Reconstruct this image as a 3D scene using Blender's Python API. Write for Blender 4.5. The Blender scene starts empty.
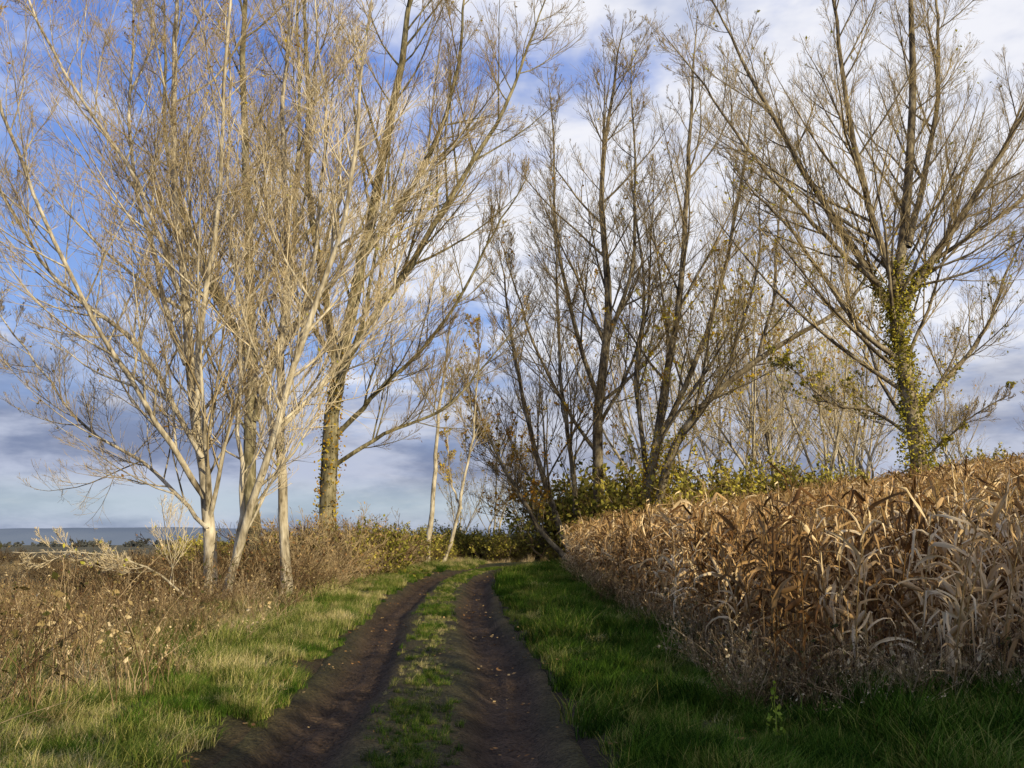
import bpy, math, numpy as np
from mathutils import Vector
rng = np.random.default_rng(7)
sc = bpy.context.scene
sc.view_settings.view_transform='Standard'; sc.view_settings.look='None'; sc.view_settings.exposure=0; sc.view_settings.gamma=1

# ---------------------------------------------------------------- helpers
def sm(t):
    t=np.clip(t,0,1); return t*t*(3-2*t)
def vnoise(x,y,seed=0):
    xi=np.floor(x); yi=np.floor(y); fx=x-xi; fy=y-yi
    def h(a,b):
        v=np.sin(a*127.1+b*311.7+seed*74.7)*43758.5453
        return v-np.floor(v)
    fx=fx*fx*(3-2*fx); fy=fy*fy*(3-2*fy)
    return (h(xi,yi)*(1-fx)+h(xi+1,yi)*fx)*(1-fy)+(h(xi,yi+1)*(1-fx)+h(xi+1,yi+1)*fx)*fy
def fbm(x,y,o=4,seed=0):
    s=0;a=.5;t=0
    for i in range(o):
        s=s+a*vnoise(x,y,seed+i); t+=a; a*=.5; x=x*2.03+5.1; y=y*2.03+1.7
    return s/t
def nrm(v): return v/np.maximum(np.linalg.norm(v,axis=-1,keepdims=True),1e-9)
def catmull(pts,K):
    p=np.array(pts,float); n=len(p)
    q=np.vstack([2*p[0]-p[1],p,2*p[-1]-p[-2]])
    t=np.linspace(0,n-1-1e-6,K); i=t.astype(int); f=(t-i)[:,None]
    a,b,c,d=q[i],q[i+1],q[i+2],q[i+3]
    return .5*((2*b)+(-a+c)*f+(2*a-5*b+4*c-d)*f*f+(-a+3*b-3*c+d)*f**3)

# ---------------------------------------------------------------- terrain
TC=catmull([(-.50,-22),(-.52,-8),(-.6,0),(-.78,7.6),(-1.22,15),(-1.62,22),(-1.75,30),(-1.45,36),(-.6,41),(1.2,44.6),(4,46.8),(9,48.2),(20,49),(40,50),(70,51)],500)
def tdist(x,y):
    x=np.asarray(x,float).ravel(); y=np.asarray(y,float).ravel(); out=np.full(x.shape,99.)
    m=np.where((y>-24)&(y<56)&(x>-8)&(x<75))[0]
    for c in range(0,len(m),20000):
        j=m[c:c+20000]
        out[j]=np.sqrt(((x[j,None]-TC[None,:,0])**2+(y[j,None]-TC[None,:,1])**2).min(1))
    return out
def base(x,y):
    x=np.asarray(x,float); y=np.asarray(y,float)
    z=.9*np.tanh(np.maximum(y,-20)/45)
    f=.25+.75*sm(y/28)
    u=np.maximum(x-2.4,0); u=u*u/(u+1.2)
    z=z+ 6.0*np.tanh(u*.165/6.0)*f*(1-sm((y-90)/120))
    z=z-.45*sm((-x-4.6)/5)*(1-.5*sm((y-60)/60))
    z=z+.10*(fbm(x*.35,y*.35,3,3)-.5)+.04*(fbm(x*1.7,y*1.7,2,9)-.5)
    return z
def ground(x,y,d=None):
    if d is None: d=tdist(x,y).reshape(np.shape(x))
    return base(x,y)-.24*(1-sm((d-1.05)/.3))+.10*sm((d-1.3)/.5)*(1-sm((d-2.0)/1.5))
def track_h(x,y,d):
    a=np.abs(d)
    return base(x,y)-.12*np.exp(-((a-.80)/.34)**4)-.1*sm((a-1.28)/.2)+.035*(fbm(x*4,y*2.5,3,21)-.5)
def surf(x,y):
    d=tdist(x,y).reshape(np.shape(x))
    return np.maximum(ground(x,y,d),np.where(d<1.45,track_h(x,y,d),-9)), d

# ---------------------------------------------------------------- materials
def newmat(name):
    m=bpy.data.materials.new(name); m.use_nodes=True; nt=m.node_tree; nt.nodes.clear()
    return m,nt
def ramp(nt,cols):
    r=nt.nodes.new('ShaderNodeValToRGB'); e=r.color_ramp.elements
    while len(e)<len(cols): e.new(.5)
    for i,(p,c) in enumerate(cols): e[i].position=p; e[i].color=(*c,1)
    return r
def foliage(name,cols,trans=.35,nscale=3,noise_amt=.5):
    m,nt=newmat(name); N=nt.nodes; L=nt.links
    out=N.new('ShaderNodeOutputMaterial'); oi=N.new('ShaderNodeObjectInfo'); g=N.new('ShaderNodeNewGeometry')
    ns=N.new('ShaderNodeTexNoise'); ns.inputs['Scale'].default_value=nscale; ns.inputs['Detail'].default_value=1
    L.new(g.outputs['Position'],ns.inputs['Vector'])
    a=N.new('ShaderNodeMath'); a.operation='MULTIPLY_ADD'; L.new(ns.outputs[0],a.inputs[0]); a.inputs[1].default_value=noise_amt*2; a.inputs[2].default_value=-noise_amt
    b=N.new('ShaderNodeMath'); b.operation='ADD'; L.new(a.outputs[0],b.inputs[0]); L.new(oi.outputs['Random'],b.inputs[1])
    ri=N.new('ShaderNodeMath'); ri.operation='MULTIPLY_ADD'; L.new(g.outputs['Random Per Island'],ri.inputs[0]); ri.inputs[1].default_value=.8; ri.inputs[2].default_value=-.4
    c=N.new('ShaderNodeMath'); c.operation='ADD'; L.new(b.outputs[0],c.inputs[0]); L.new(ri.outputs[0],c.inputs[1])
    r=ramp(nt,cols); L.new(c.outputs[0],r.inputs[0])
    p=N.new('ShaderNodeBsdfDiffuse'); L.new(r.outputs[0],p.inputs[0])
    if trans>0:
        t=N.new('ShaderNodeBsdfTranslucent'); L.new(r.outputs[0],t.inputs[0])
        mx=N.new('ShaderNodeMixShader'); mx.inputs[0].default_value=trans; L.new(p.outputs[0],mx.inputs[1]); L.new(t.outputs[0],mx.inputs[2]); L.new(mx.outputs[0],out.inputs[0])
    else: L.new(p.outputs[0],out.inputs[0])
    return m
def bark(name,cols,bump=.6):
    m,nt=newmat(name); N=nt.nodes; L=nt.links
    out=N.new('ShaderNodeOutputMaterial'); tc=N.new('ShaderNodeNewGeometry')
    mp=N.new('ShaderNodeMapping'); mp.inputs['Scale'].default_value=(1,1,.3); L.new(tc.outputs['Position'],mp.inputs[0])
    n1=N.new('ShaderNodeTexNoise'); n1.inputs['Scale'].default_value=11; n1.inputs['Detail'].default_value=5; L.new(mp.outputs[0],n1.inputs['Vector'])
    n2=N.new('ShaderNodeTexNoise'); n2.inputs['Scale'].default_value=1.4; n2.inputs['Detail'].default_value=3; L.new(tc.outputs['Position'],n2.inputs['Vector'])
    mx=N.new('ShaderNodeMath'); mx.operation='MULTIPLY_ADD'; L.new(n1.outputs[0],mx.inputs[0]); mx.inputs[1].default_value=1.2
    s=N.new('ShaderNodeMath'); s.operation='MULTIPLY_ADD'; L.new(n2.outputs[0],s.inputs[0]); s.inputs[1].default_value=1.3; s.inputs[2].default_value=-.75; L.new(s.outputs[0],mx.inputs[2])
    r=ramp(nt,cols); L.new(mx.outputs[0],r.inputs[0])
    p=N.new('ShaderNodeBsdfPrincipled'); p.inputs['Roughness'].default_value=.85; p.inputs['Specular IOR Level'].default_value=.2
    bp=N.new('ShaderNodeBump'); bp.inputs['Strength'].default_value=bump; bp.inputs['Distance'].default_value=.05; L.new(n1.outputs[0],bp.inputs['Height']); L.new(bp.outputs[0],p.inputs['Normal'])
    L.new(r.outputs[0],p.inputs['Base Color']); L.new(p.outputs[0],out.inputs[0]); return m

M_barkA=bark('pale_bark',[(.15,(.11,.085,.05)),(.45,(.37,.31,.21)),(.85,(.66,.58,.43))])
M_barkB=bark('brown_bark',[(.2,(.05,.042,.022)),(.5,(.165,.14,.075)),(.8,(.34,.29,.17))])
M_barkC=bark('grey_bark',[(.2,(.05,.038,.024)),(.5,(.18,.14,.085)),(.8,(.36,.30,.19))])
M_twigA=foliage('twig_pale',[(0,(.32,.24,.13)),(1,(.68,.56,.36))],0,.5)
M_twigB=foliage('twig_brown',[(0,(.22,.155,.07)),(1,(.48,.37,.19))],0,.5)
M_twigC=foliage('twig_dark',[(0,(.17,.125,.065)),(1,(.44,.34,.18))],0,.5)
M_leafY=foliage('leaf_yellow',[(0,(.34,.16,.02)),(.5,(.58,.42,.04)),(1,(.50,.48,.07))],.3,1)
M_ivy=foliage('leaf_ivy',[(0,(.07,.08,.012)),(.5,(.27,.25,.035)),(1,(.56,.46,.07))],.2,1)
M_corn=foliage('corn_dry',[(0,(.12,.06,.024)),(.3,(.32,.185,.075)),(.65,(.56,.36,.165)),(1,(.78,.60,.35))],.15,1.2,.40)
M_cornst=foliage('corn_stalk',[(0,(.18,.10,.035)),(1,(.42,.28,.11))],0,1)
M_grassR=foliage('grass_green',[(0,(.015,.035,.006)),(.4,(.045,.090,.010)),(.8,(.095,.160,.018)),(1,(.24,.22,.06))],0,.7,.45)  # real green, with the right verge's shade darkened into the base colours
M_grassL=foliage('grass_yellow_green',[(0,(.045,.07,.012)),(.35,(.12,.155,.028)),(.65,(.27,.26,.07)),(1,(.52,.42,.20))],0,.6,.5)
M_dry=foliage('grass_dry',[(0,(.06,.06,.018)),(.3,(.18,.135,.05)),(.65,(.42,.30,.14)),(1,(.68,.54,.32))],0,.6,.55)
M_weed=foliage('weed_stem',[(0,(.05,.03,.018)),(.5,(.19,.12,.06)),(1,(.46,.34,.19))],0,.8)
M_brush=foliage('brush_twig',[(0,(.06,.038,.02)),(.5,(.20,.135,.065)),(1,(.44,.33,.18))],0,.5)
M_hedge=foliage('leaf_hedge',[(0,(.08,.08,.015)),(.5,(.28,.25,.045)),(1,(.56,.46,.09))],.15,.5,.5)
M_far=foliage('leaf_far',[(0,(.08,.085,.08)),(1,(.13,.125,.10))],0,.05,.3)
M_fallen=foliage('leaf_fallen',[(0,(.10,.045,.02)),(.6,(.28,.15,.06)),(1,(.42,.28,.12))],0,1)

# ---------------------------------------------------------------- mesh builder
class MB:
    def __init__(s): s.v=[];s.q=[];s.m=[];s.n=0
    def add(s,v,q,m):
        v=v.reshape(-1,3); s.v.append(v); s.q.append(q.reshape(-1,4)+s.n); s.m.append(np.full(len(q.reshape(-1,4)),m,np.int32)); s.n+=len(v)
    def tubes(s,P,R,S,m):
        N,K,_=P.shape
        T=nrm(np.gradient(P,axis=1)); ax=nrm(P[:,-1]-P[:,0])
        ref=np.where(np.abs(ax[:,2:3])>.8,np.array([[1.,0,0]]),np.array([[0,0,1.]]))[:,None,:]
        U=nrm(np.cross(T,ref)); V=np.cross(T,U)
        a=np.arange(S)*2*np.pi/S
        v=P[:,:,None,:]+R[:,:,None,None]*(np.cos(a)[None,None,:,None]*U[:,:,None,:]+np.sin(a)[None,None,:,None]*V[:,:,None,:])
        n,k,q=np.meshgrid(np.arange(N),np.arange(K-1),np.arange(S),indexing='ij')
        i=lambda k_,q_:(n*K+k_)*S+q_%S
        s.add(v,np.stack([i(k,q),i(k,q+1),i(k+1,q+1),i(k+1,q)],-1),m)
    def ribbon(s,P,W,side,m,fold=None):
        N,K,_=P.shape
        if fold is None:
            v=np.stack([P-side*W[...,None],P+side*W[...,None]],2); C=2
        else:
            v=np.stack([P-side*W[...,None]+fold*W[...,None]*.6,P,P+side*W[...,None]+fold*W[...,None]*.6],2); C=3
        n,k,c=np.meshgrid(np.arange(N),np.arange(K-1),np.arange(C-1),indexing='ij')
        i=lambda k_,c_:(n*K+k_)*C+c_
        s.add(v,np.stack([i(k,c),i(k,c+1),i(k+1,c+1),i(k+1,c)],-1),m)
    def blades(s,P,R,m,rng):
        """finest twigs: one flat sliver each, randomly turned"""
        T=nrm(P[:,-1]-P[:,0]); sd=nrm(np.cross(T,rng.normal(size=T.shape)))[:,None,:]*np.ones((1,P.shape[1],1))
        s.ribbon(P,R*1.25,sd,m)
    def leaves(s,C,size,m,rng,flat=0):
        N=len(C); u=nrm(rng.normal(size=(N,3))*np.array([1,1,1-flat])); w=nrm(np.cross(u,rng.normal(size=(N,3))*np.array([1-flat,1-flat,1])))
        if flat>0: w=nrm(np.cross(u,np.array([[0,0,1.]])+.4*rng.normal(size=(N,3))))
        sz=(size*(.6+.8*rng.random((N,1))))
        v=np.stack([C-u*sz,C+w*sz*.55,C+u*sz,C-w*sz*.55],1)
        s.add(v,np.arange(N*4).reshape(N,4),m)
    def mesh(s,name,mats,smooth=True):
        v=np.concatenate(s.v).astype(np.float32); q=np.concatenate(s.q).astype(np.int32); m=np.concatenate(s.m)
        me=bpy.data.meshes.new(name); me.vertices.add(len(v)); me.vertices.foreach_set('co',v.ravel())
        me.loops.add(q.size); me.loops.foreach_set('vertex_index',q.ravel())
        me.polygons.add(len(q)); me.polygons.foreach_set('loop_start',np.arange(0,q.size,4,dtype=np.int32))
        me.polygons.foreach_set('material_index',m); me.polygons.foreach_set('use_smooth',np.full(len(q),smooth))
        for x in mats: me.materials.append(x)
        me.update(calc_edges=True); return me
def obj(name,me,link=True):
    o=bpy.data.objects.new(name,me)
    if link: sc.collection.objects.link(o)
    return o

def spawn(P,R,n,t0,t1,lf,ang,up,K,rng,rr=.55,rmin=.004,wob=.06,fall=1.25,slim=.009):
    N,Kp,_=P.shape
    L=np.linalg.norm(np.diff(P,axis=1),axis=-1).sum(1)
    t=t0+(t1-t0)*((np.arange(n)[None]+rng.random((N,n)))/n)
    f=t*(Kp-1); i=np.minimum(f.astype(int),Kp-2); w=(f-i)[...,None]; I=np.arange(N)[:,None]
    pos=P[I,i]*(1-w)+P[I,i+1]*w; T=nrm(P[I,i+1]-P[I,i]); rad=R[I,i]*(1-w[...,0])+R[I,i+1]*w[...,0]
    ref=rng.normal(size=T.shape); perp=nrm(ref-(ref*T).sum(-1,keepdims=True)*T)
    a=(ang*(.7+.6*rng.random((N,n))))[...,None]
    d=np.cos(a)*T+np.sin(a)*perp
    ln=lf*L[:,None]*(fall-t)*(.5+1.0*rng.random((N,n)))
    st=(ln/(K-1))[...,None]; pts=[pos]; p=pos
    for k in range(K-1):
        d=nrm(d+np.array([0,0,up])*(1.0/K)*2+wob*rng.normal(size=d.shape))
        p=p+d*st; pts.append(p)
    C=np.stack(pts,2).reshape(N*n,K,3)
    r0=np.maximum(np.minimum(rr*rad,ln*slim+.002),rmin).reshape(-1,1)
    tt=np.linspace(0,1,K)[None]
    return C, r0*(1-tt)+np.minimum(rmin,r0)*.7*tt

def tree(name,stems,mats,seed,n1=26,lf1=.36,ang1=.72,n2=10,n3=6,n4=4,rmin=.004,leaf=0.,leafsize=.05,t0=.2,up=.38,leafz=None,ivy=None,link=True):
    r=np.random.default_rng(seed); mb=MB(); K=22; Ps=[];Rs=[]
    for s in stems:
        c=[np.array(p,float) for p in s[0]]
        if len(c)>3 and c[-1][2]>5: c.append(c[-1]+(c[-1]-c[-2])*.75)
        P=catmull(c,K); P[2:]+= (r.normal(size=(K-2,3))*np.array([.07,.07,.02])).cumsum(0)*.6
        tt=np.linspace(0,1,K); R=s[1]*(1-tt)**.95+s[2]*tt
        R=R*(1+.10*(r.random(K)-.5))
        if P[0,2]<2.5 and len(s)<4: R[0]*=1.35
        Ps.append(P);Rs.append(R)
        mb.tubes(P[None],R[None],9,0)
    A_=[];B_=[]
    for s,P,R in zip(stems,Ps,Rs):
        a=s[3] if len(s)>3 else t0; nf=s[4] if len(s)>4 else 1
        C,Q=spawn(P[None],R[None],max(3,int(n1*nf)),a,.97,lf1,ang1,up,8,r,.5,rmin*2.1,.06,1.2); A_.append(C);B_.append(Q)
    P1=np.concatenate(A_);R1=np.concatenate(B_); mb.tubes(P1,R1,5,0)
    P2,R2=spawn(P1,R1,n2,.12,.97,.42,.60,up*.9,5,r,.55,rmin*1.3,.06); mb.tubes(P2,R2,3,1)
    P3,R3=spawn(P2,R2,n3,.1,.97,.50,.58,up*.8,3,r,.7,rmin*.85,.06); mb.tubes(P3,R3,3,1)
    P4,R4=spawn(P3,R3,n4,.1,.97,.62,.55,up*.6,2,r,.9,rmin*.68,.05); mb.blades(P4,R4,1,r)
    if leaf>0:
        C=P4[:,1]; pr=np.full(len(C),leaf*.75)
        if leafz: pr=leaf*np.interp(C[:,2],leafz[0],leafz[1])
        pr=pr*(fbm(C[:,0]*.8+C[:,1]*.5,C[:,2]*.8,2,seed)>.5)*2
        C=C[r.random(len(C))<pr]
        if len(C): mb.leaves(C+r.normal(size=C.shape)*.03,leafsize,2,r)
    if ivy:
        for (si,a,b,n,spread) in ivy:
            P=Ps[si];R=Rs[si]; t=a+(b-a)*r.random(n)**1.2; f=t*(K-1); i=np.minimum(f.astype(int),K-2); w=(f-i)[:,None]
            c=P[i]*(1-w)+P[i+1]*w; an=r.random(n)*6.283
            lump=2.6*np.maximum(fbm(t*16+si,an*.8,3,seed+5)-.32,0)
            keep=lump>.12*r.random(n)
            rad=R[i]+spread*lump*r.random(n)
            c=c+np.stack([np.cos(an)*rad,np.sin(an)*rad,r.normal(size=n)*.12],1)
            mb.leaves(c[keep],.06,2,r)
    me=mb.mesh(name,mats)
    return obj(name,me,link)

def gz(x,y): return float(ground(np.array([x]),np.array([y]))[0])-.12
def T3(pts,Y,dy=0,fix=True):
    """(x,z) outline at planting distance Y, leaning dy in depth from base to tip"""
    out=[]; n=len(pts)
    for i,(x,z) in enumerate(pts): out.append([x,Y+dy*i/(n-1),z])
    if fix: out[0][2]=gz(out[0][0],Y)
    return out

# ---------------------------------------------------------------- trees
A=[M_barkA,M_twigA,M_leafY]; B=[M_barkB,M_twigB,M_leafY]; Cc=[M_barkC,M_twigC,M_leafY]
tree('poplar_tree',[
 (T3([(-6.7,0),(-7.05,2.9),(-7.7,6.2),(-8.1,9.8),(-8.5,13.7),(-8.6,16.5)],22,1),.16,.014),
 (T3([(-7.0,2.7),(-8.1,4.4),(-9.6,6.8),(-11.4,10.8),(-12.3,13.5)],22,-2,False),.07,.012,.12,.9),
 (T3([(-7.3,4.4),(-7.1,7),(-6.6,10),(-6.4,14.5)],22,-1.5,False),.08,.012,.1,.8),
 (T3([(-7.6,5.8),(-8.7,8),(-10.0,11.5),(-10.4,15)],22,1.5,False),.075,.012,.1,.9),
 (T3([(-6.9,2.0),(-8.6,3.4),(-10.6,4.6),(-12.6,6.8)],22,1.5,False),.05,.01,.1,.9),
 (T3([(-7.1,3.6),(-8.8,6.2),(-11.0,8.2),(-13.2,11.5)],22,.5,False),.065,.012,.1,.9),
 (T3([(-7.9,7.6),(-9.2,10.4),(-11.4,13.6),(-13.2,17)],22,.5,False),.055,.012,.1,.8),
],A,11,n1=32,lf1=.30,ang1=.75,leaf=.010,t0=.10)
tree('poplar_tree',[
 (T3([(-5.15,0),(-5.55,4.3),(-5.6,8.6),(-5.8,12),(-5.9,15)],22.6,.5),.125,.014),
 (T3([(-5.5,3.8),(-6.4,6.5),(-7.0,10),(-7.3,13.5)],22.6,1,False),.065,.012,.1,.7),
 (T3([(-5.5,4.6),(-4.9,7.5),(-4.7,11),(-4.9,14)],22.6,-1,False),.06,.012,.1,.7),
],A,12,n1=28,lf1=.28,ang1=.75,leaf=.010,t0=.12)
tree('poplar_tree',[
 (T3([(-6.35,0),(-5.6,3.4),(-4.75,6.6),(-4.05,9.3),(-3.8,12.5)],21.5,-1),.10,.012),
 (T3([(-6.5,0),(-7.5,1.1),(-8.7,1.5),(-9.9,1.5)],21.3,-2.0),.030,.006,.15,.5),
 (T3([(-5.4,3.9),(-4.2,5.6),(-3.3,7.0),(-2.6,9.2)],21.3,1,False),.05,.01,.1,.7),
 (T3([(-6.2,.4),(-6.0,3.0),(-6.3,6.5),(-6.5,9.5)],21.3,1,False),.065,.01,.15,.8),
],A,13,n1=26,lf1=.32,ang1=.75,leaf=.01,t0=.1)
tree('poplar_tree',[
 (T3([(-7.9,0),(-8.1,4),(-8.2,7.8),(-8.5,12.8),(-8.9,18),(-9,21)],30,0),.24,.015),
 (T3([(-8.2,7),(-9.6,10),(-11.5,14),(-12.2,19)],30,1.5,False),.12,.012,.1,.9),
 (T3([(-8.1,5.5),(-7.2,9),(-6.8,13),(-6.9,19)],30,-1,False),.12,.012,.1,.8),
],B,14,n1=26,lf1=.30,leaf=.01,rmin=.005)
tree('poplar_tree',[
 (T3([(-6.5,0),(-6.35,5.6),(-6.0,9.3),(-5.1,14.3),(-4.3,19.8),(-4,23)],34,0),.34,.015),
 (T3([(-6.1,8),(-4.4,11),(-2.4,14.5),(-.6,18),(.6,21.5)],34,1,False),.15,.012,.12,1),
 (T3([(-6.2,7),(-6.7,11),(-7.2,15.5),(-7.3,22)],34,-1.5,False),.17,.012,.12,.8),
 (T3([(-6.3,5.4),(-4.6,7.2),(-2.6,9.2),(-.7,12.2)],34,-2,False),.10,.012,.12,.9),
 (T3([(-5.5,12),(-3.7,15),(-2.3,19),(-1.8,23)],34,1,False),.13,.012,.1,.8),
 (T3([(-6.3,4.4),(-4.6,5.6),(-2.4,6.6),(-.6,8.8)],34,1,False),.08,.01,.12,.8),
],B,15,n1=30,lf1=.31,leaf=.010,rmin=.0052,ivy=[(0,.05,.3,1100,.3)])
tree('birch_sapling',[(T3([(-3.95,0),(-3.7,4),(-3.45,7.5),(-3.2,11)],45,0),.14,.012)],A,16,n1=18,lf1=.3,rmin=.006,leaf=.06,t0=.45,leafsize=.07)
tree('birch_sapling',[(T3([(-3.3,0),(-2.4,3.5),(-1.9,6.5),(-1.6,10)],46,0),.10,.01),(T3([(-2.4,3.3),(-2.9,5.2),(-3.2,8)],46,0,False),.06,.01,.2,.8)],A,17,n1=18,lf1=.3,rmin=.006,leaf=.06,t0=.4,leafsize=.07)
tree('poplar_tree',[
 (T3([(4.55,0),(4.7,8.9),(5.2,14.7),(4.85,21),(5.6,27)],51,0),.32,.015),
 (T3([(4.75,9),(3.2,14),(2.2,19),(2.0,25)],51,1,False),.15,.012,.1,.9),
 (T3([(5.0,12),(6.3,16),(6.8,21),(6.9,26)],51,-1,False),.13,.012,.1,.8),
 (T3([(4.5,6.5),(2.4,9.5),(.6,13.5),(-.4,17)],51,0,False),.11,.012,.1,.8),
 (T3([(4.7,8),(6.2,11),(7.4,15),(7.9,20)],51,1,False),.11,.012,.1,.8),
],Cc,18,n1=28,lf1=.29,rmin=.0064,leaf=.015,leafsize=.08)
tree('leaning_willow_tree',[
 (T3([(3.2,0),(2.2,3.4),(1.0,7),(.2,11),(-.3,15)],50,0),.20,.014),
 (T3([(3.4,0),(3.1,5),(2.5,10),(2.3,16)],50.5,0),.18,.014),
 (T3([(3.0,0),(1.2,2.6),(-.5,5.6),(-1.7,8.4)],49.6,-1),.15,.014),
 (T3([(3.1,0),(1.8,2.3),(.2,4.6),(-1.0,7.0)],50.4,1),.10,.014),
],Cc,19,n1=26,lf1=.34,rmin=.0064,leaf=.16,leafsize=.09,leafz=([0,5,10],[1.8,1.2,.1]))
tree('willow_tree',[
 (T3([(6.5,0),(7.1,4.6),(7.9,8.5),(8.9,14.6),(9.7,21.4),(10.2,27)],50,0),.32,.015),
 (T3([(6.8,0),(8.2,6.2),(10.1,8.9),(13.1,11.4),(16.9,13.8),(18.8,16.8)],49.5,-2),.26,.014),
 (T3([(7.5,6.6),(9.2,10),(11.1,14.6),(12.8,21.4),(13.4,25)],50,1.5,False),.18,.014,.12,1),
 (T3([(12.6,11),(13.5,14),(14.0,18),(14.6,21)],48.5,0,False),.10,.012,.1,.7),
 (T3([(10.4,9.2),(11.8,12),(13.2,17),(13.8,22)],48.8,1,False),.10,.012,.1,.8),
 (T3([(7.1,5),(6.7,10),(7.3,15),(6.9,20)],50.5,.5,False),.15,.012,.12,.8),
],Cc,20,n1=28,lf1=.29,rmin=.0064,leaf=.14,leafsize=.10,leafz=([0,9,16,24],[1.8,1.5,.6,0]),ivy=[(0,.05,.35,2200,.8),(1,.02,.3,1200,.6)])
k=.857
def E(pts): return [(x*k,1.65+(z-1.65)*k) for x,z in pts]
tree('ivy_clad_tree',[
 (T3(E([(18.0,0),(17.8,4.9),(17.4,9.3),(17.3,12.1),(18.0,17.2),(18.7,24),(18.9,29)]),36,0),.38,.015),
 (T3(E([(17.35,11.6),(16.2,13.9),(13.3,19.5),(10.9,25)]),36,1,False),.20,.014,.12,1.1),
 (T3(E([(17.35,12),(18.9,14.4),(21.8,18.7),(24.2,23)]),36,-1,False),.19,.014,.12,1.1),
 (T3(E([(17.3,13),(16.0,18),(15.2,23),(14.9,28)]),36,-1,False),.15,.014,.1,.9),
 (T3(E([(17.4,9.6),(15.4,11.2),(13.2,14.5),(11,17)]),36,-1,False),.12,.012,.12,.9),
 (T3(E([(17.6,7.2),(19.6,9.2),(21.7,11.6),(23.2,14.5)]),36,1,False),.12,.012,.12,.9),
 (T3(E([(17.7,6.2),(16.2,7.5),(14.3,8.0),(12.9,9.3)]),36,1,False),.07,.01,.12,.8),
 (T3(E([(18.0,15),(19.3,19),(20.6,24),(21,28)]),36,1,False),.14,.012,.1,.9),
 (T3(E([(16.6,13.2),(14.0,15.5),(11.2,18.5),(8.6,22)]),36,-1,False),.11,.012,.1,.9),
 (T3(E([(17.5,13.2),(20.4,15.2),(23.0,17.0),(26,20)]),36,.5,False),.10,.012,.1,.9),
 (T3(E([(17.8,5.0),(18.9,6.2),(19.9,7.0),(20.8,7.6)]),36,-1,False),.05,.01,.1,.9),
],[M_barkC,M_twigC,M_ivy],21,n1=28,lf1=.31,rmin=.005,leaf=.06,leafsize=.075,leafz=([4,9,12,20],[4.5,1.4,.25,.1]),
 ivy=[(0,.08,.50,6200,.62),(1,0,.25,700,.3),(2,0,.25,700,.3),(5,0,.3,400,.3)])
def src_coll(name,objs):
    c=bpy.data.collections.new(name)
    for o in objs: c.objects.link(o)
    return c
def scatter(name,x,y,z,rot,scl,idx,coll):
    me=bpy.data.meshes.new(name); n=len(x); me.vertices.add(n)
    me.vertices.foreach_set('co',np.stack([x,y,z],1).astype(np.float32).ravel())
    a=me.attributes.new('rot','FLOAT_VECTOR','POINT'); a.data.foreach_set('vector',rot.astype(np.float32).ravel())
    a=me.attributes.new('scl','FLOAT','POINT'); a.data.foreach_set('value',scl.astype(np.float32))
    a=me.attributes.new('idx','INT','POINT'); a.data.foreach_set('value',idx.astype(np.int32))
    o=obj(name,me); ng=bpy.data.node_groups.new(name+'_gn','GeometryNodeTree')
    ng.interface.new_socket('Geometry',in_out='INPUT',socket_type='NodeSocketGeometry'); ng.interface.new_socket('Geometry',in_out='OUTPUT',socket_type='NodeSocketGeometry')
    N=ng.nodes;L=ng.links; gi=N.new('NodeGroupInput');go=N.new('NodeGroupOutput')
    ip=N.new('GeometryNodeInstanceOnPoints'); ci=N.new('GeometryNodeCollectionInfo'); ci.inputs['Collection'].default_value=coll
    ci.inputs['Separate Children'].default_value=True; ci.inputs['Reset Children'].default_value=True
    def na(nm,t):
        q=N.new('GeometryNodeInputNamedAttribute'); q.data_type=t; q.inputs['Name'].default_value=nm
        return [s for s in q.outputs if s.enabled and s.name=='Attribute'][0]
    er=N.new('FunctionNodeEulerToRotation'); L.new(na('rot','FLOAT_VECTOR'),er.inputs[0])
    L.new(gi.outputs[0],ip.inputs['Points']); L.new(ci.outputs[0],ip.inputs['Instance']); ip.inputs['Pick Instance'].default_value=True
    L.new(na('idx','INT'),ip.inputs['Instance Index']); L.new(er.outputs[0],ip.inputs['Rotation']); L.new(na('scl','FLOAT'),ip.inputs['Scale'])
    L.new(ip.outputs[0],go.inputs[0]); md=o.modifiers.new('scatter','NODES'); md.node_group=ng
    return o
def zrot(n,tilt=.1):
    return np.stack([rng.normal(size=n)*tilt,rng.normal(size=n)*tilt,rng.random(n)*6.283],1)

thin=[]
for i in range(4):
    rr=np.random.default_rng(50+i); st=[]
    for j in range(3):
        a=rr.normal(size=2)*.7; b=rr.normal(size=2)*2
        st.append(([(a[0]*.3,a[1]*.3,-.2),(a[0],a[1],3),(a[0]+b[0]*.6,a[1]+b[1]*.6,7),(a[0]+b[0],a[1]+b[1],10+2*rr.random())],.11,.012))
    thin.append(tree('thicket_src_%d'%i,st,[M_barkA,M_twigA,M_leafY],60+i,n1=16,lf1=.30,n2=7,n3=4,n4=3,rmin=.0065,leaf=.14,leafsize=.10,link=False))
cthin=src_coll('thicket_sources',thin)
bx=np.array([11,14.5,17,19.5,22,24.5,27.5,31,35,40,16,22,28,9,-1,-4,0.8,44,18,25])
by=np.array([62,60,64,61,63,66,62,66,62,66,76,78,79,70,66,74,72,64,69,71])
bs=np.array([1.0,1.05,1.15,1.05,1.0,1.0,.85,.6,.6,.6,1.3,1.3,1.1,1.3,.7,.6,.7,.6,1.2,1.1])
scatter('background_thicket',bx,by,ground(bx,by)-.1,zrot(len(bx),.03),bs,np.arange(len(bx))%4,cthin)

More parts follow.
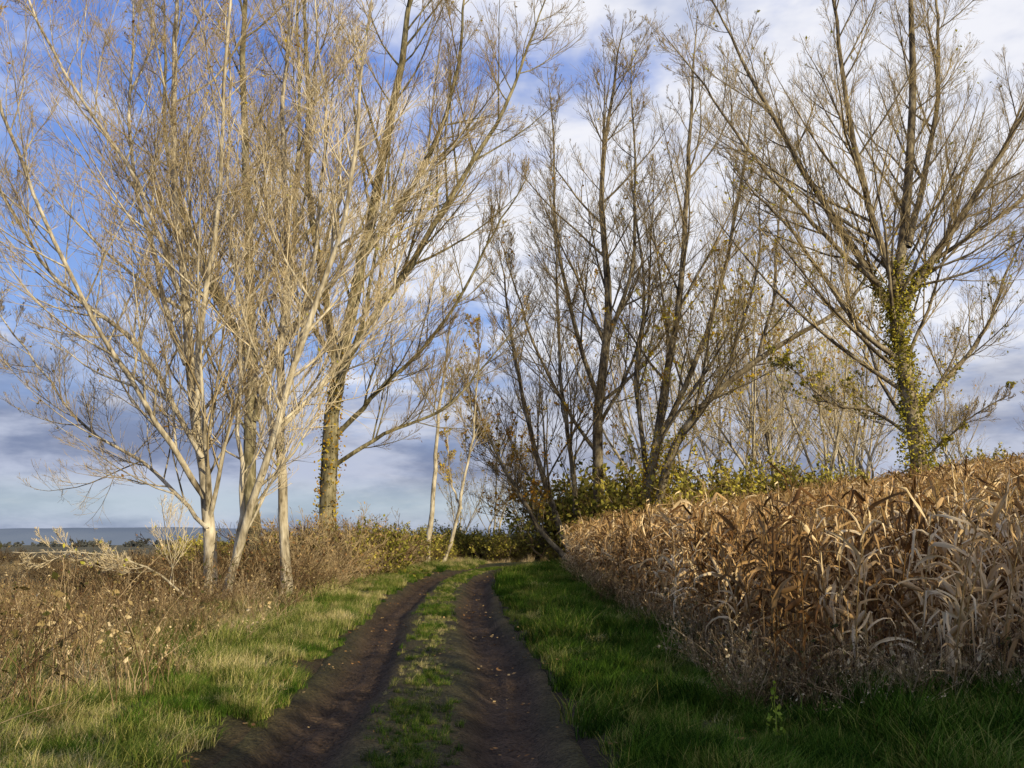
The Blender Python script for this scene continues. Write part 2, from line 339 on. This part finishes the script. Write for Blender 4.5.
# ---------------------------------------------------------------- shrubs
def shrub(name,seed,nst,h,spread,mats,leaf,ls=.05,rmin=.006,n1=8,n2=5,r0=.018,lf=.38):
    r=np.random.default_rng(seed); mb=MB(); K=8
    an=r.random(nst)*6.283; sp=spread*np.sqrt(r.random(nst)); hh=h*(.5+.55*r.random(nst)); b=r.normal(size=(nst,2))*.25*spread
    P=[]
    for k in range(K):
        t=k/(K-1); rad=sp*(t**.8); P.append(np.stack([b[:,0]+np.cos(an)*rad,b[:,1]+np.sin(an)*rad,hh*(t-.28*t*t*(sp/spread)),],1)+r.normal(size=(nst,3))*.03*(k>0)*h)
    P=np.stack(P,1); P[:,0,2]=-.05; R=np.linspace(r0,rmin,K)[None]*np.ones((nst,1))
    mb.tubes(P,R,4,0)
    P1,R1=spawn(P,R,n1,.15,1,lf,.7,.2,4,r,.6,rmin,.15); mb.tubes(P1,R1,3,1)
    P2,R2=spawn(P1,R1,n2,.1,1,.5,.7,.1,2,r,.8,rmin*.8,.15); mb.blades(P2,R2,1,r)
    C=P2.reshape(-1,3); C=C[r.random(len(C))<leaf]
    if len(C): mb.leaves(C+r.normal(size=C.shape)*.05,ls,2,r)
    return obj(name,mb.mesh(name,mats),False)
bare=[shrub('brush_src_%d'%i,80+i,34,1.5,1.7,[M_weed,M_brush,M_fallen],.10,.03,.0042,r0=.011) for i in range(3)]
leafy=[shrub('hedge_src_%d'%i,90+i,26,2.2,1.5,[M_weed,M_brush,M_hedge],.70,.07,.006) for i in range(3)]
farsh=[shrub('far_src_%d'%i,70+i,12,2.4,3.0,[M_far,M_far,M_far],.9,.30,.02,6,3) for i in range(2)]
cbare=src_coll('brush_sources',bare); cleafy=src_coll('hedge_sources',leafy); cfar=src_coll('far_sources',farsh)
n=110; x=rng.uniform(-19,6,n); y=51+rng.random(n)*7+np.abs(x)*.05
scatter('hedge_shrubs',x,y,ground(x,y)-.1,zrot(n,.08),rng.uniform(.5,1.05,n),rng.integers(0,3,n),cleafy)
x=np.array([2.9,4.0,5.2,6.2,7.6,9.0,10.4,12.0,13.6,15.2,17,5.6,8.2,3.4,11.2,14.4]); y=np.array([51.5,52.5,51,52,51.4,52.6,51.2,52.2,51.0,52.4,51.6,54.5,55,54.5,55.2,55])
n=len(x)
scatter('bramble_shrubs',x,y,ground(x,y)-.1,zrot(n,.08),np.array([1.9,2.3,1.5,2.5,1.9,1.6,2.0,1.5,1.8,1.4,1.6,2.4,2.5,2.2,2.0,1.9]),np.arange(n)%3,cleafy)
n=34; x=rng.uniform(17,46,n); y=rng.uniform(50,58,n)
scatter('field_edge_shrubs',x,y,ground(x,y)-.1,zrot(n,.08),rng.uniform(.6,1.4,n),rng.integers(0,3,n),cleafy)
n=200; x=-7.5-rng.random(n)*34; y=rng.uniform(17,72,n)
keep=(x>-.58*y-4)&(x<-.24*y-2.2); x=x[keep];y=y[keep];n=len(x)
scatter('dry_brush',x,y,ground(x,y)-.05,zrot(n,.15),rng.uniform(.3,.8,n),rng.integers(0,3,n),cbare)
n=26; x=rng.uniform(-10,-4.7,n); y=rng.uniform(21.5,26,n)
scatter('tangled_undergrowth',x,y,ground(x,y)-.05,zrot(n,.15),rng.uniform(.5,1.15,n),rng.integers(0,3,n),cbare)
x=np.array([-6.0,-7.4,-8.6,-7.0,-9.6,-5.6,-8.2,-6.8,-5.2,-6.4]); y=np.array([14.0,16.0,15.0,17.8,18.2,17.0,19.5,12.6,19.0,20.0]); n=len(x)
scatter('bramble_tangle',x,y,ground(x,y)-.05,zrot(n,.2),np.array([.42,.55,.5,.6,.6,.4,.7,.45,.4,.55]),np.arange(n)%3,cbare)
n=30; x=rng.uniform(-9.5,-4.6,n); y=rng.uniform(27,42,n)
scatter('undergrowth_shrubs',x,y,ground(x,y)-.05,zrot(n,.1),rng.uniform(.8,1.7,n),rng.integers(0,3,n),cbare)
n=32; x=rng.uniform(-9,-4.2,n); y=rng.uniform(28,47,n)
scatter('yellow_shrubs',x,y,ground(x,y)-.05,zrot(n,.1),rng.uniform(.35,.95,n),rng.integers(0,3,n),cleafy)
n=260; x=rng.uniform(-460,200,n); y=rng.uniform(420,520,n)
scatter('distant_tree_line',x,y,ground(x,y)-.6,zrot(n,.05),rng.uniform(.6,1.9,n),rng.integers(0,2,n),cfar)
n=44; t=rng.random(n); x=6.6+t*7.6+rng.normal(size=n)*.5; y=-3.5+t*8+rng.normal(size=n)*.5
scatter('shadow_hedge',x,y,ground(x,y)-.1,zrot(n,.05),rng.uniform(1.8,2.4,n),rng.integers(0,3,n),cleafy)  # unseen hedge, added beside the camera to shade the track and corn base

# ---------------------------------------------------------------- corn (row segments of 5 plants)
def corn_plant(mb,r,ox,oy):
    H=(1.5+.42*r.random()); K=5
    lean=r.normal(size=2)*.18; t=np.linspace(0,1,K)
    S=np.stack([ox+lean[0]*t**2,oy+lean[1]*t**2,H*t-.05],1); mb.tubes(S[None],(.012*(1-t)+.004*t)[None],4,1)
    nl=15; K=7; P=[];Sd=[];F=[];W=[]
    az0=r.random()*6.28
    for j in range(nl):
        z=.15+(H-.2)*j/nl+r.normal()*.03; az=az0+(j%2)*math.pi+r.normal()*.7; L=r.uniform(.3,.66)
        tt=z/H; p=np.array([ox+lean[0]*tt**2,oy+lean[1]*tt**2,z]); el=r.uniform(.4,1.45); droop=r.uniform(.05,.5)
        kink=r.integers(1,6); kd=r.uniform(.4,2.4)
        pts=[];sd=[];fo=[]; tw=r.normal()*.4; twr=r.normal()*.6
        for q in range(K):
            pts.append(p.copy()); d=np.array([math.cos(az)*math.cos(el),math.sin(az)*math.cos(el),math.sin(el)])
            s=np.array([-math.sin(az),math.cos(az),0]); u=np.cross(s,d)
            s2=s*math.cos(tw)+u*math.sin(tw); sd.append(s2); fo.append(np.cross(s2,d))
            p=p+d*L/(K-1); el-=droop*(.3+1.2*r.random())+(kd if q==kink else 0); el=max(el,-1.52); az+=r.normal()*.35; tw+=twr*.6+r.normal()*.3
        kk=np.linspace(0,1,K); P.append(pts);Sd.append(sd);F.append(fo)
        W.append(.018*(.5+.8*r.random())*np.sin(np.clip(.3+kk*.7,0,1)*math.pi)**.5*(1-.35*kk)*(.7+.6*r.random(K))+.0015)
    mb.ribbon(np.array(P),np.array(W),np.array(Sd),0,np.array(F))
    kk=np.linspace(0,1,6); a=r.random()*6.28; z0=.7+.25*r.random(); tilt=.5+r.random()*2
    dirc=np.array([math.cos(a)*math.sin(tilt),math.sin(a)*math.sin(tilt),math.cos(tilt)])
    mb.tubes((np.array([ox+lean[0]*.2,oy+lean[1]*.2,z0])+dirc*kk[:,None]*.24)[None],(.026*np.sin(.15+kk*2.9)**.6+.002)[None],6,0)
    if r.random()<.8:
        n=6; aa=r.random(n)*6.28; e=r.uniform(.9,1.5,n); P=[]
        for q in range(3):
            P.append(np.stack([ox+lean[0]+np.cos(aa)*np.cos(e)*.1*q,oy+lean[1]+np.sin(aa)*np.cos(e)*.1*q,H-.06+np.sin(e)*.1*q-.01*q*q],1))
        mb.tubes(np.stack(P,1),np.full((n,3),.003),3,1)
def corn(i):
    r=np.random.default_rng(100+i); mb=MB()
    for j in range(5):
        if r.random()<.96: corn_plant(mb,r,r.normal()*.07,(j-2)*.2+r.normal()*.04)
    return obj('corn_src_%02d'%i,mb.mesh('corn_src_%02d'%i,[M_corn,M_cornst]),False)
cc=src_coll('corn_sources',[corn(i) for i in range(9)])
X=[];Y=[]
for row in np.arange(2.6,46,.60):
    yy=np.arange(9.2+rng.uniform(-.3,.3),43.5,1.0 if row<9 else 1.15); X.append(row+rng.normal(size=len(yy))*.06);Y.append(yy)
for row in np.arange(4.4,12,.60):
    yy=np.arange(1.0,9.0,1.0); yy=yy[row>(yy+.5)*.56+1.0]; X.append(row+rng.normal(size=len(yy))*.05);Y.append(yy)  # unseen rows beside the camera, added to carry shade onto the track
x=np.concatenate(X);y=np.concatenate(Y)
keep=((x<.6*y+4)|(y<9.2)); x=x[keep];y=y[keep]
d=tdist(x,y); keep=d>2.3; x=x[keep];y=y[keep];n=len(x)
hs=.90+.22*fbm(x*.5,y*.5,3,5)+rng.normal(size=n)*.04
rot=np.stack([rng.normal(size=n)*.04,rng.normal(size=n)*.06,rng.integers(0,2,n)*math.pi+rng.normal(size=n)*.10],1)
scatter('corn_field',x,y,ground(x,y)-.0,rot,hs,rng.integers(0,9,n),cc)
print('corn',n)

# ---------------------------------------------------------------- grasses
def tuft(name,seed,nb,h,w,spread,mat,lean=.5,K=4):
    r=np.random.default_rng(seed); mb=MB()
    rad=spread*np.sqrt(r.random(nb)); an=r.random(nb)*6.283; b=np.stack([rad*np.cos(an),rad*np.sin(an)],1)
    cl=fbm(b[:,0]*9+seed,b[:,1]*9,2,seed)
    b+=r.normal(size=b.shape)*.01
    az=r.random(nb)*6.283; L=h*(.3+.5*r.random(nb)+.9*cl**1.5); cur=lean*(.4+1.3*r.random(nb)); P=[]
    for k in range(K):
        t=k/(K-1); out=L*cur*t**1.8*.8; P.append(np.stack([b[:,0]+np.cos(az)*out,b[:,1]+np.sin(az)*out,L*(t-.35*cur*t*t)-.015],1))
    P=np.stack(P,1); sd=np.stack([-np.sin(az+.5),np.cos(az+.5),0*az],1)[:,None,:]*np.ones((1,K,1))
    W=w*(1-np.linspace(0,1,K)**1.5*.9)[None]*np.ones((nb,1))
    mb.ribbon(P,W,sd,0); return obj(name,mb.mesh(name,[mat]),False)
def tset(nm,s0,nb,hs,w,sp,mat,lean,cnt=6,K=3): return src_coll(nm,[tuft(nm+'_%d'%i,s0+i,nb,hs[i%3],w,sp,mat,lean,K) for i in range(cnt)])
cgR=tset('grass_src',200,190,[.13,.2,.27],.0036,.22,M_grassR,.8)
cgL=tset('grassyel_src',210,180,[.12,.17,.24],.0034,.22,M_grassL,.85)
cgS=tset('grasscrown_src',240,34,[.12,.16,.2],.003,.06,M_grassR,.8)
cgS2=tset('grasscrownyel_src',250,34,[.10,.14,.2],.003,.06,M_grassL,.8)
cd=tset('drygrass_src',220,100,[.26,.38,.58],.0028,.25,M_dry,.8,K=4)
def pts(n,x0,x1,y0,y1,pw=1.6):
    y=y0+(y1-y0)*rng.random(n)**pw; x=rng.uniform(x0,x1,n); return x,y
def grass(name,x,y,mask,coll,s0,s1,tilt=.1,k=6,far=.012,size=None):
    x=x[mask];y=y[mask];n=len(x); z,_=surf(x,y)
    sc_=rng.uniform(s0,s1,n)*(1+far*np.maximum(y-8,0))
    if size is not None: sc_=sc_*size[mask]
    return scatter(name,x,y,z-.008,zrot(n,tilt),sc_,rng.integers(0,k,n),coll)
x,y=pts(5600,-6.5,-1.5,5.5,52); d=tdist(x,y); pat=fbm(x*.9,y*.7,3,31)
grass('verge_grass',x,y,(d>1.3+.3*pat)&(pat>.28)&(rng.random(len(x))<np.interp(d,[1.2,2.6,5],[1,.75,.4])),cgL,.35,1.0,size=.4+1.2*pat)
x,y=pts(2400,-5.0,-1.5,5.5,52); d=tdist(x,y); pat=fbm(x*.9,y*.7,3,36)
grass('verge_green_grass',x,y,(d>1.3)&(d<2.7)&(pat>.46),cgR,.35,.85)
x,y=pts(4800,-1,3.0,5.5,46); d=tdist(x,y); pat=fbm(x*1.1,y*.8,3,32)
right=(x>np.interp(y,TC[:,1],TC[:,0]))
grass('roadside_grass',x,y,(d>1.32+.3*pat)&right,cgR,.35,1.1,size=.3+1.4*pat)
x,y=pts(420,.4,2.8,8,44,1.3); d=tdist(x,y)
grass('roadside_yellow_grass',x,y,(d>1.4)&(fbm(x*1.5,y*.9,3,44)>.52),cgL,.5,1.0)
x,y=pts(1000,2.6,6.5,5.0,9.3,1); grass('headland_grass',x,y,np.ones(len(x),bool),cgR,.6,1.7)
n=9000; i=(rng.random(n)**1.25*400).astype(int)+60; i=np.minimum(i,490)
tx=np.gradient(TC,axis=0); tn=nrm(tx); nx=np.stack([tn[:,1],-tn[:,0]],1)
off=rng.normal(size=n)*.17; p=TC[i]+nx[i]*off[:,None]+tn[i]*rng.uniform(-.2,.2,n)[:,None]; pat=fbm(p[:,0]*1.2,p[:,1]*.8,3,33)
m_=(np.abs(off)<.40)&(p[:,1]>4)
grass('track_crown_grass',p[:,0],p[:,1],m_&(pat>.44),cgS,.3,.7)
grass('track_crown_dry_grass',p[:,0],p[:,1],m_&(pat<.56)&(rng.random(n)<.35),cgS2,.25,.6)
x,y=pts(4800,-15,-2.6,5.5,50,1.5); d=tdist(x,y); pat=fbm(x*.5,y*.5,3,34)
grass('dry_grass',x,y,(d>1.8+1.8*pat)&(x>-.56*y-2.2)&(pat>.30)&(rng.random(len(x))<np.interp(d,[1.7,4],[.35,.9])),cd,.3,1.1,.25,far=.004,size=.2+1.4*pat)
x,y=pts(4000,-15,-3.6,5.5,46,1.5)
grass('ditch_grass',x,y,(x>-.56*y-2.2)&(fbm(x*.5,y*.5,3,34)<.56),cgL,.7,1.6)
x,y=pts(3000,-32,14,40,75,1); d=tdist(x,y)
grass('meadow_grass',x,y,(d>1.7)&~((x>2.3)&(y<44)),cd,.4,.9,.2,far=0)
def weed(i):
    r=np.random.default_rng(300+i); mb=MB(); n=6; K=6; b=r.normal(size=(n,2))*.16; ln=r.normal(size=(n,2))*.3; h=r.uniform(.5,1.15,n); P=[]
    for k in range(K):
        t=k/(K-1); P.append(np.stack([b[:,0]+ln[:,0]*t*t,b[:,1]+ln[:,1]*t*t,h*t-.02],1))
    P=np.stack(P,1); R=np.linspace(.005,.002,K)[None]*np.ones((n,1)); mb.tubes(P,R,4,0)
    P1,R1=spawn(P,R,8,.3,1,.3,.7,.5,4,r,.7,.0018,.1); mb.tubes(P1,R1,3,0)
    P2,R2=spawn(P1,R1,3,.3,1,.4,.6,.3,2,r,.8,.0016,.1); mb.blades(P2,R2,0,r)
    C=P2[:,-1]; mb.leaves(C[r.random(len(C))<.5],.012,1,r); C=P1[:,2]; mb.leaves(C[r.random(len(C))<.3],.035,1,r)
    return obj('weed_src_%d'%i,mb.mesh('weed_src_%d'%i,[M_weed,M_dry]),False)
cw=src_coll('weed_sources',[weed(i) for i in range(6)])
x,y=pts(760,-14,-3.3,6.5,34,1.5); d=tdist(x,y)
grass('dry_weeds',x,y,(d>2.5)&(x>-.56*y-1.5)&(fbm(x*.6,y*.6,2,40)>np.interp(x,[-6,-3],[.38,.60])),cw,.4,1.15,.25,far=0)
x,y=pts(300,1.95,2.8,8.4,40,1.5); grass('corn_edge_weeds',x,y,np.ones(len(x),bool),cw,.3,.8,.35,far=0)
x,y=pts(80,2.2,7,8.4,9.3,1); grass('headland_weeds',x,y,np.ones(len(x),bool),cw,.4,.85,.35,far=0)
x=np.array([-4.6,-4.3,-4.9,-4.5,-4.2,-5.1,-4.75]);y=np.array([8.6,8.3,9.2,8.9,9.4,9.8,10.2])
grass('tall_dry_stalks',x,y,np.ones(7,bool),cw,1.2,1.5,.1,far=0)
def herb():
    r=np.random.default_rng(5); mb=MB(); P=np.array([[[0,0,0],[.01,0,.12],[.0,.01,.24],[.02,.01,.36]]],float); mb.tubes(P,np.array([[.005,.004,.003,.002]]),5,0)
    n=46; t=r.random(n)*.95+.05; a=r.random(n)*6.28; c=np.stack([np.cos(a)*.06*(1.1-t),np.sin(a)*.06*(1.1-t),t*.38],1); mb.leaves(c,.022,0,r)
    m=foliage('herb_leaf',[(0,(.18,.28,.03)),(1,(.36,.44,.06))],.3,2)
    o=obj('green_weed_plant',mb.mesh('green_weed_plant',[m])); o.location=(1.97,7.5,gz(1.97,7.5)+.16); return o
herb()
def leafsrc(i):
    r=np.random.default_rng(400+i); mb=MB(); mb.leaves(r.normal(size=(9,3))*np.array([.2,.2,.004])+np.array([0,0,.015]),.03,0,r,.85)
    return obj('leaf_src_%d'%i,mb.mesh('leaf_src_%d'%i,[M_fallen]),False)
cl=src_coll('leaf_sources',[leafsrc(i) for i in range(3)])
x,y=pts(1000,-6,2.5,5.5,48,1.2); d=tdist(x,y)
grass('fallen_leaves',x,y,rng.random(len(x))<np.interp(d,[0,1.2,2],[.12,.5,1]),cl,.5,1,.05,3,far=0)

# ---------------------------------------------------------------- ground sheet
def axis(lo,hi,step,far,g):
    a=list(np.arange(lo,hi,step)); s=step; v=hi
    while v<far: a.append(v); s*=g; v+=s
    s=step; v=lo-step
    while v>-far: a.insert(0,v); s*=g; v-=s
    return np.array(a)
gx=axis(-4.5,5,.12,3500,1.09); gy=axis(4,52,.16,3500,1.09)
GX,GY=np.meshgrid(gx,gy); D=tdist(GX,GY).reshape(GX.shape); GZ=ground(GX,GY,D)
GZ=GZ+.03*(fbm(GX*3,GY*3,2,8)-.5)
ny,nxn=GX.shape; idx=np.arange(ny*nxn).reshape(ny,nxn)
mb=MB(); mb.add(np.stack([GX,GY,GZ],-1),np.stack([idx[:-1,:-1],idx[:-1,1:],idx[1:,1:],idx[1:,:-1]],-1),0)
def soilmat(name):
    m,nt=newmat(name); N=nt.nodes;L=nt.links; out=N.new('ShaderNodeOutputMaterial'); p=N.new('ShaderNodeBsdfPrincipled'); p.inputs['Roughness'].default_value=.9; p.inputs['Specular IOR Level'].default_value=.15
    g=N.new('ShaderNodeNewGeometry'); at=N.new('ShaderNodeAttribute'); at.attribute_name='tint'
    n1=N.new('ShaderNodeTexNoise'); n1.inputs['Scale'].default_value=2.2; n1.inputs['Detail'].default_value=7; n1.inputs['Roughness'].default_value=.65; L.new(g.outputs['Position'],n1.inputs['Vector'])
    n2=N.new('ShaderNodeTexNoise'); n2.inputs['Scale'].default_value=28; n2.inputs['Detail'].default_value=4; L.new(g.outputs['Position'],n2.inputs['Vector'])
    r=ramp(nt,[(.25,(.4,.4,.4)),(.75,(1.6,1.6,1.6))]); L.new(n1.outputs[0],r.inputs[0])
    r2=ramp(nt,[(.3,(.5,.5,.5)),(.7,(1.45,1.45,1.45))]); L.new(n2.outputs[0],r2.inputs[0])
    a=N.new('ShaderNodeMix'); a.data_type='RGBA'; a.blend_type='MULTIPLY'; a.inputs[0].default_value=1; L.new(at.outputs['Color'],a.inputs[6]); L.new(r.outputs[0],a.inputs[7])
    b=N.new('ShaderNodeMix'); b.data_type='RGBA'; b.blend_type='MULTIPLY'; b.inputs[0].default_value=1; L.new(a.outputs[2],b.inputs[6]); L.new(r2.outputs[0],b.inputs[7])
    L.new(b.outputs[2],p.inputs['Base Color'])
    bp=N.new('ShaderNodeBump'); bp.inputs['Strength'].default_value=1; bp.inputs['Distance'].default_value=.09
    ad=N.new('ShaderNodeMath'); ad.operation='ADD'; L.new(n1.outputs[0],ad.inputs[0]); L.new(n2.outputs[0],ad.inputs[1]); L.new(ad.outputs[0],bp.inputs['Height']); L.new(bp.outputs[0],p.inputs['Normal'])
    L.new(p.outputs[0],out.inputs[0]); return m
def tint(me,col):
    a=me.attributes.new('tint','FLOAT_COLOR','POINT'); c=np.concatenate([col.reshape(-1,3),np.ones((col.size//3,1))],1).astype(np.float32); a.data.foreach_set('color',c.ravel())
M_ground=soilmat('ground_soil')
me=mb.mesh('ground',[M_ground])
def L3(c): return np.array(c)[None,None,:]
w1=fbm(GX*.4,GY*.4,4,50)[...,None]
col=L3((.035,.045,.013))*(1-w1)+L3((.08,.062,.026))*w1
left=sm((-GX-3)/3)[...,None]; col=col*(1-left)+left*(L3((.09,.08,.03))*(1-w1)+L3((.17,.13,.06))*w1)
cf=(sm((GX-2.5)/.5)*sm((GY-8.8)/.5)*(1-sm((GY-43.5)/.7)))[...,None]; col=col*(1-cf)+cf*L3((.045,.03,.018))
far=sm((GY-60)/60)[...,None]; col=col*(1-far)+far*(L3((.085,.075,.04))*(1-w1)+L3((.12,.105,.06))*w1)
sl=(1-sm((D-1.2)/.5))[...,None]; col=col*(1-sl)+sl*L3((.045,.029,.017))
tint(me,col); obj('ground',me)
# low hills on the horizon, blued by distance
hx_=np.linspace(-3600,2600,260); hy_=np.array([2300,2420,2560,2720,2900.]); pr=np.array([-.05,.55,.9,1,.8])
HX,HY=np.meshgrid(hx_,hy_); HZ=pr[:,None]*(16+46*fbm(hx_*.0016,hx_*0+3,4,70)[None])-2
idx=np.arange(HX.size).reshape(HX.shape); mb=MB(); mb.add(np.stack([HX,HY,HZ],-1),np.stack([idx[:-1,:-1],idx[:-1,1:],idx[1:,1:],idx[1:,:-1]],-1),0)
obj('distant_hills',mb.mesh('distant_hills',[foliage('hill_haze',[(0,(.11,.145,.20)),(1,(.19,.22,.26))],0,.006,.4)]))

# ---------------------------------------------------------------- dirt track ribbon
s=np.concatenate([[0],np.cumsum(np.linalg.norm(np.diff(TC,axis=0),axis=1))]); S=np.arange(0,s[-1],.08)
cx=np.interp(S,s,TC[:,0]);cy=np.interp(S,s,TC[:,1]); c=np.stack([cx,cy],1); tt=nrm(np.gradient(c,axis=0)); nn=np.stack([tt[:,1],-tt[:,0]],1)
lat=np.arange(-1.5,1.501,.045); RX=c[:,None,0]+nn[:,None,0]*lat; RY=c[:,None,1]+nn[:,None,1]*lat; LT=np.broadcast_to(lat,RX.shape); SS=np.broadcast_to(S[:,None],RX.shape)
wander=.06*np.sin(SS*.5)+.12*(fbm(SS*.3,SS*0,2,61)-.5)
RZ=track_h(RX,RY,LT+wander*.6)
al=np.abs(LT+wander); rut=np.exp(-((al-.80)/.38)**4)
tread=(np.exp(-((al-.68)/.11)**4)+np.exp(-((al-.96)/.11)**4))
RZ=RZ+rut*(.05*(fbm(SS*4.5,LT*9,3,63)-.5)) + tread*(-.03+.014*np.sin(SS*24+al*30)*(fbm(SS*1.1,LT*3,2,77)>.42))
mb=MB(); a_,b_=RX.shape; idx=np.arange(a_*b_).reshape(a_,b_); mb.add(np.stack([RX,RY,RZ],-1),np.stack([idx[:-1,:-1],idx[:-1,1:],idx[1:,1:],idx[1:,:-1]],-1),0)
me=mb.mesh('dirt_track',[soilmat('track_soil')])
w=fbm(RX*1.5,RY*1.1,3,62)[...,None]; rr_=rut[...,None]
soil=L3((.030,.019,.013))*(1-w)+L3((.082,.052,.032))*w; gr=L3((.040,.040,.014))*(1-w)+L3((.085,.066,.030))*w
col=soil*rr_+gr*(1-rr_); tint(me,col); obj('dirt_track',me)

# ---------------------------------------------------------------- light, sky
el=math.radians(19); hx,hy=.68,-.733
Sv=Vector((hx*math.cos(el),hy*math.cos(el),math.sin(el)))
sd=bpy.data.lights.new('sun','SUN'); sd.energy=5.0; sd.angle=math.radians(.5); sd.color=(1,.88,.62)
so=bpy.data.objects.new('sun',sd); sc.collection.objects.link(so); so.rotation_euler=Sv.to_track_quat('Z','Y').to_euler(); so.location=(20,-15,20)
w=bpy.data.worlds.new('World'); sc.world=w; w.use_nodes=True; nt=w.node_tree; N=nt.nodes;L=nt.links; N.clear()
try: w.cycles.sampling_method='NONE'
except Exception as e: print(e)
out=N.new('ShaderNodeOutputWorld'); bg=N.new('ShaderNodeBackground'); bg.inputs[1].default_value=.1; L.new(bg.outputs[0],out.inputs[0])
sky=N.new('ShaderNodeTexSky'); sky.sky_type='NISHITA'; sky.sun_disc=False; sky.sun_elevation=el; sky.sun_rotation=math.atan2(hx,hy); sky.air_density=1.0; sky.dust_density=.6; sky.ozone_density=2
def math_(op,a,b=None,c=None):
    m=N.new('ShaderNodeMath'); m.operation=op
    for i,v in enumerate((a,b,c)):
        if v is None: continue
        if isinstance(v,(int,float)): m.inputs[i].default_value=v
        else: L.new(v,m.inputs[i])
    return m.outputs[0]
def mixc(f,a,b):
    m=N.new('ShaderNodeMix'); m.data_type='RGBA'
    if isinstance(f,(int,float)): m.inputs[0].default_value=f
    else: L.new(f,m.inputs[0])
    for i,v in ((6,a),(7,b)):
        if isinstance(v,tuple): m.inputs[i].default_value=(*v,1)
        else: L.new(v,m.inputs[i])
    return m.outputs[2]
def mapr(v,a,b,c=0,d=1):
    m=N.new('ShaderNodeMapRange'); m.interpolation_type='SMOOTHSTEP'; L.new(v,m.inputs[0]); m.inputs[1].default_value=a;m.inputs[2].default_value=b;m.inputs[3].default_value=c;m.inputs[4].default_value=d; return m.outputs[0]
tc=N.new('ShaderNodeTexCoord'); sp=N.new('ShaderNodeSeparateXYZ'); L.new(tc.outputs['Generated'],sp.inputs[0]); dx,dy,dz=sp.outputs
zz=math_('ADD',math_('MAXIMUM',dz,0),.16)
cv=N.new('ShaderNodeCombineXYZ'); L.new(math_('DIVIDE',dx,zz),cv.inputs[0]); L.new(math_('DIVIDE',dy,zz),cv.inputs[1])
def noise(scale,detail,rough,vec,dist=0,off=(0,0,0),sc3=(1,1,1)):
    mp=N.new('ShaderNodeMapping'); mp.inputs['Location'].default_value=off; mp.inputs['Scale'].default_value=sc3; L.new(vec,mp.inputs[0])
    n=N.new('ShaderNodeTexNoise'); n.inputs['Scale'].default_value=scale;n.inputs['Detail'].default_value=detail;n.inputs['Roughness'].default_value=rough;n.inputs['Distortion'].default_value=dist; L.new(mp.outputs[0],n.inputs['Vector']); return n.outputs[0]
c1=noise(1.5,5,.55,cv.outputs[0],0,(3.1,1.7,0)); c2=noise(6,4,.6,cv.outputs[0],.4,(7,2,0))
cl_=math_('ADD',math_('MULTIPLY',c1,.66),math_('MULTIPLY',c2,.34))
bias=mapr(dx,-.40,.12,-.08,.13)
cov=mapr(math_('ADD',cl_,bias),.42,.63)
shade=mapr(noise(2.8,5,.6,cv.outputs[0],0,(1,9,0)),.30,.55)
white=mixc(shade,(5.0,5.6,7.4),(9.4,9.4,9.8))
bl=mixc(mapr(dz,.15,.50),(2.9,4.6,8.8),(1.45,2.9,7.9))
blue=mixc(.85,sky.outputs[0],bl)
col=mixc(math_('MULTIPLY',cov,.94),blue,white)
st=noise(3.2,5,.55,tc.outputs['Generated'],0,(0,0,0),(1,1,5))
bank=mapr(math_('ADD',dz,math_('MULTIPLY',st,.26)),.36,.22)
low=mixc(mapr(noise(4.5,6,.6,tc.outputs['Generated'],0,(4,4,1),(1,1,3.2)),.42,.62),(2.1,2.5,3.8),(5.2,5.6,6.9))
gap=mapr(math_('ABSOLUTE',math_('SUBTRACT',dz,.04)),.035,.0)
low=mixc(math_('MULTIPLY',gap,.6),low,(5.4,6.5,6.8))
col=mixc(math_('MULTIPLY',bank,.92),col,low)
L.new(col,bg.inputs[0])

# ---------------------------------------------------------------- camera
cd_=bpy.data.cameras.new('camera'); cam=bpy.data.objects.new('camera',cd_); sc.collection.objects.link(cam); sc.camera=cam
cd_.lens=33.75; cd_.sensor_width=36; cd_.clip_end=9000; cam.location=(0,0,1.65); cam.rotation_euler=(math.radians(90+9.5),0,0)
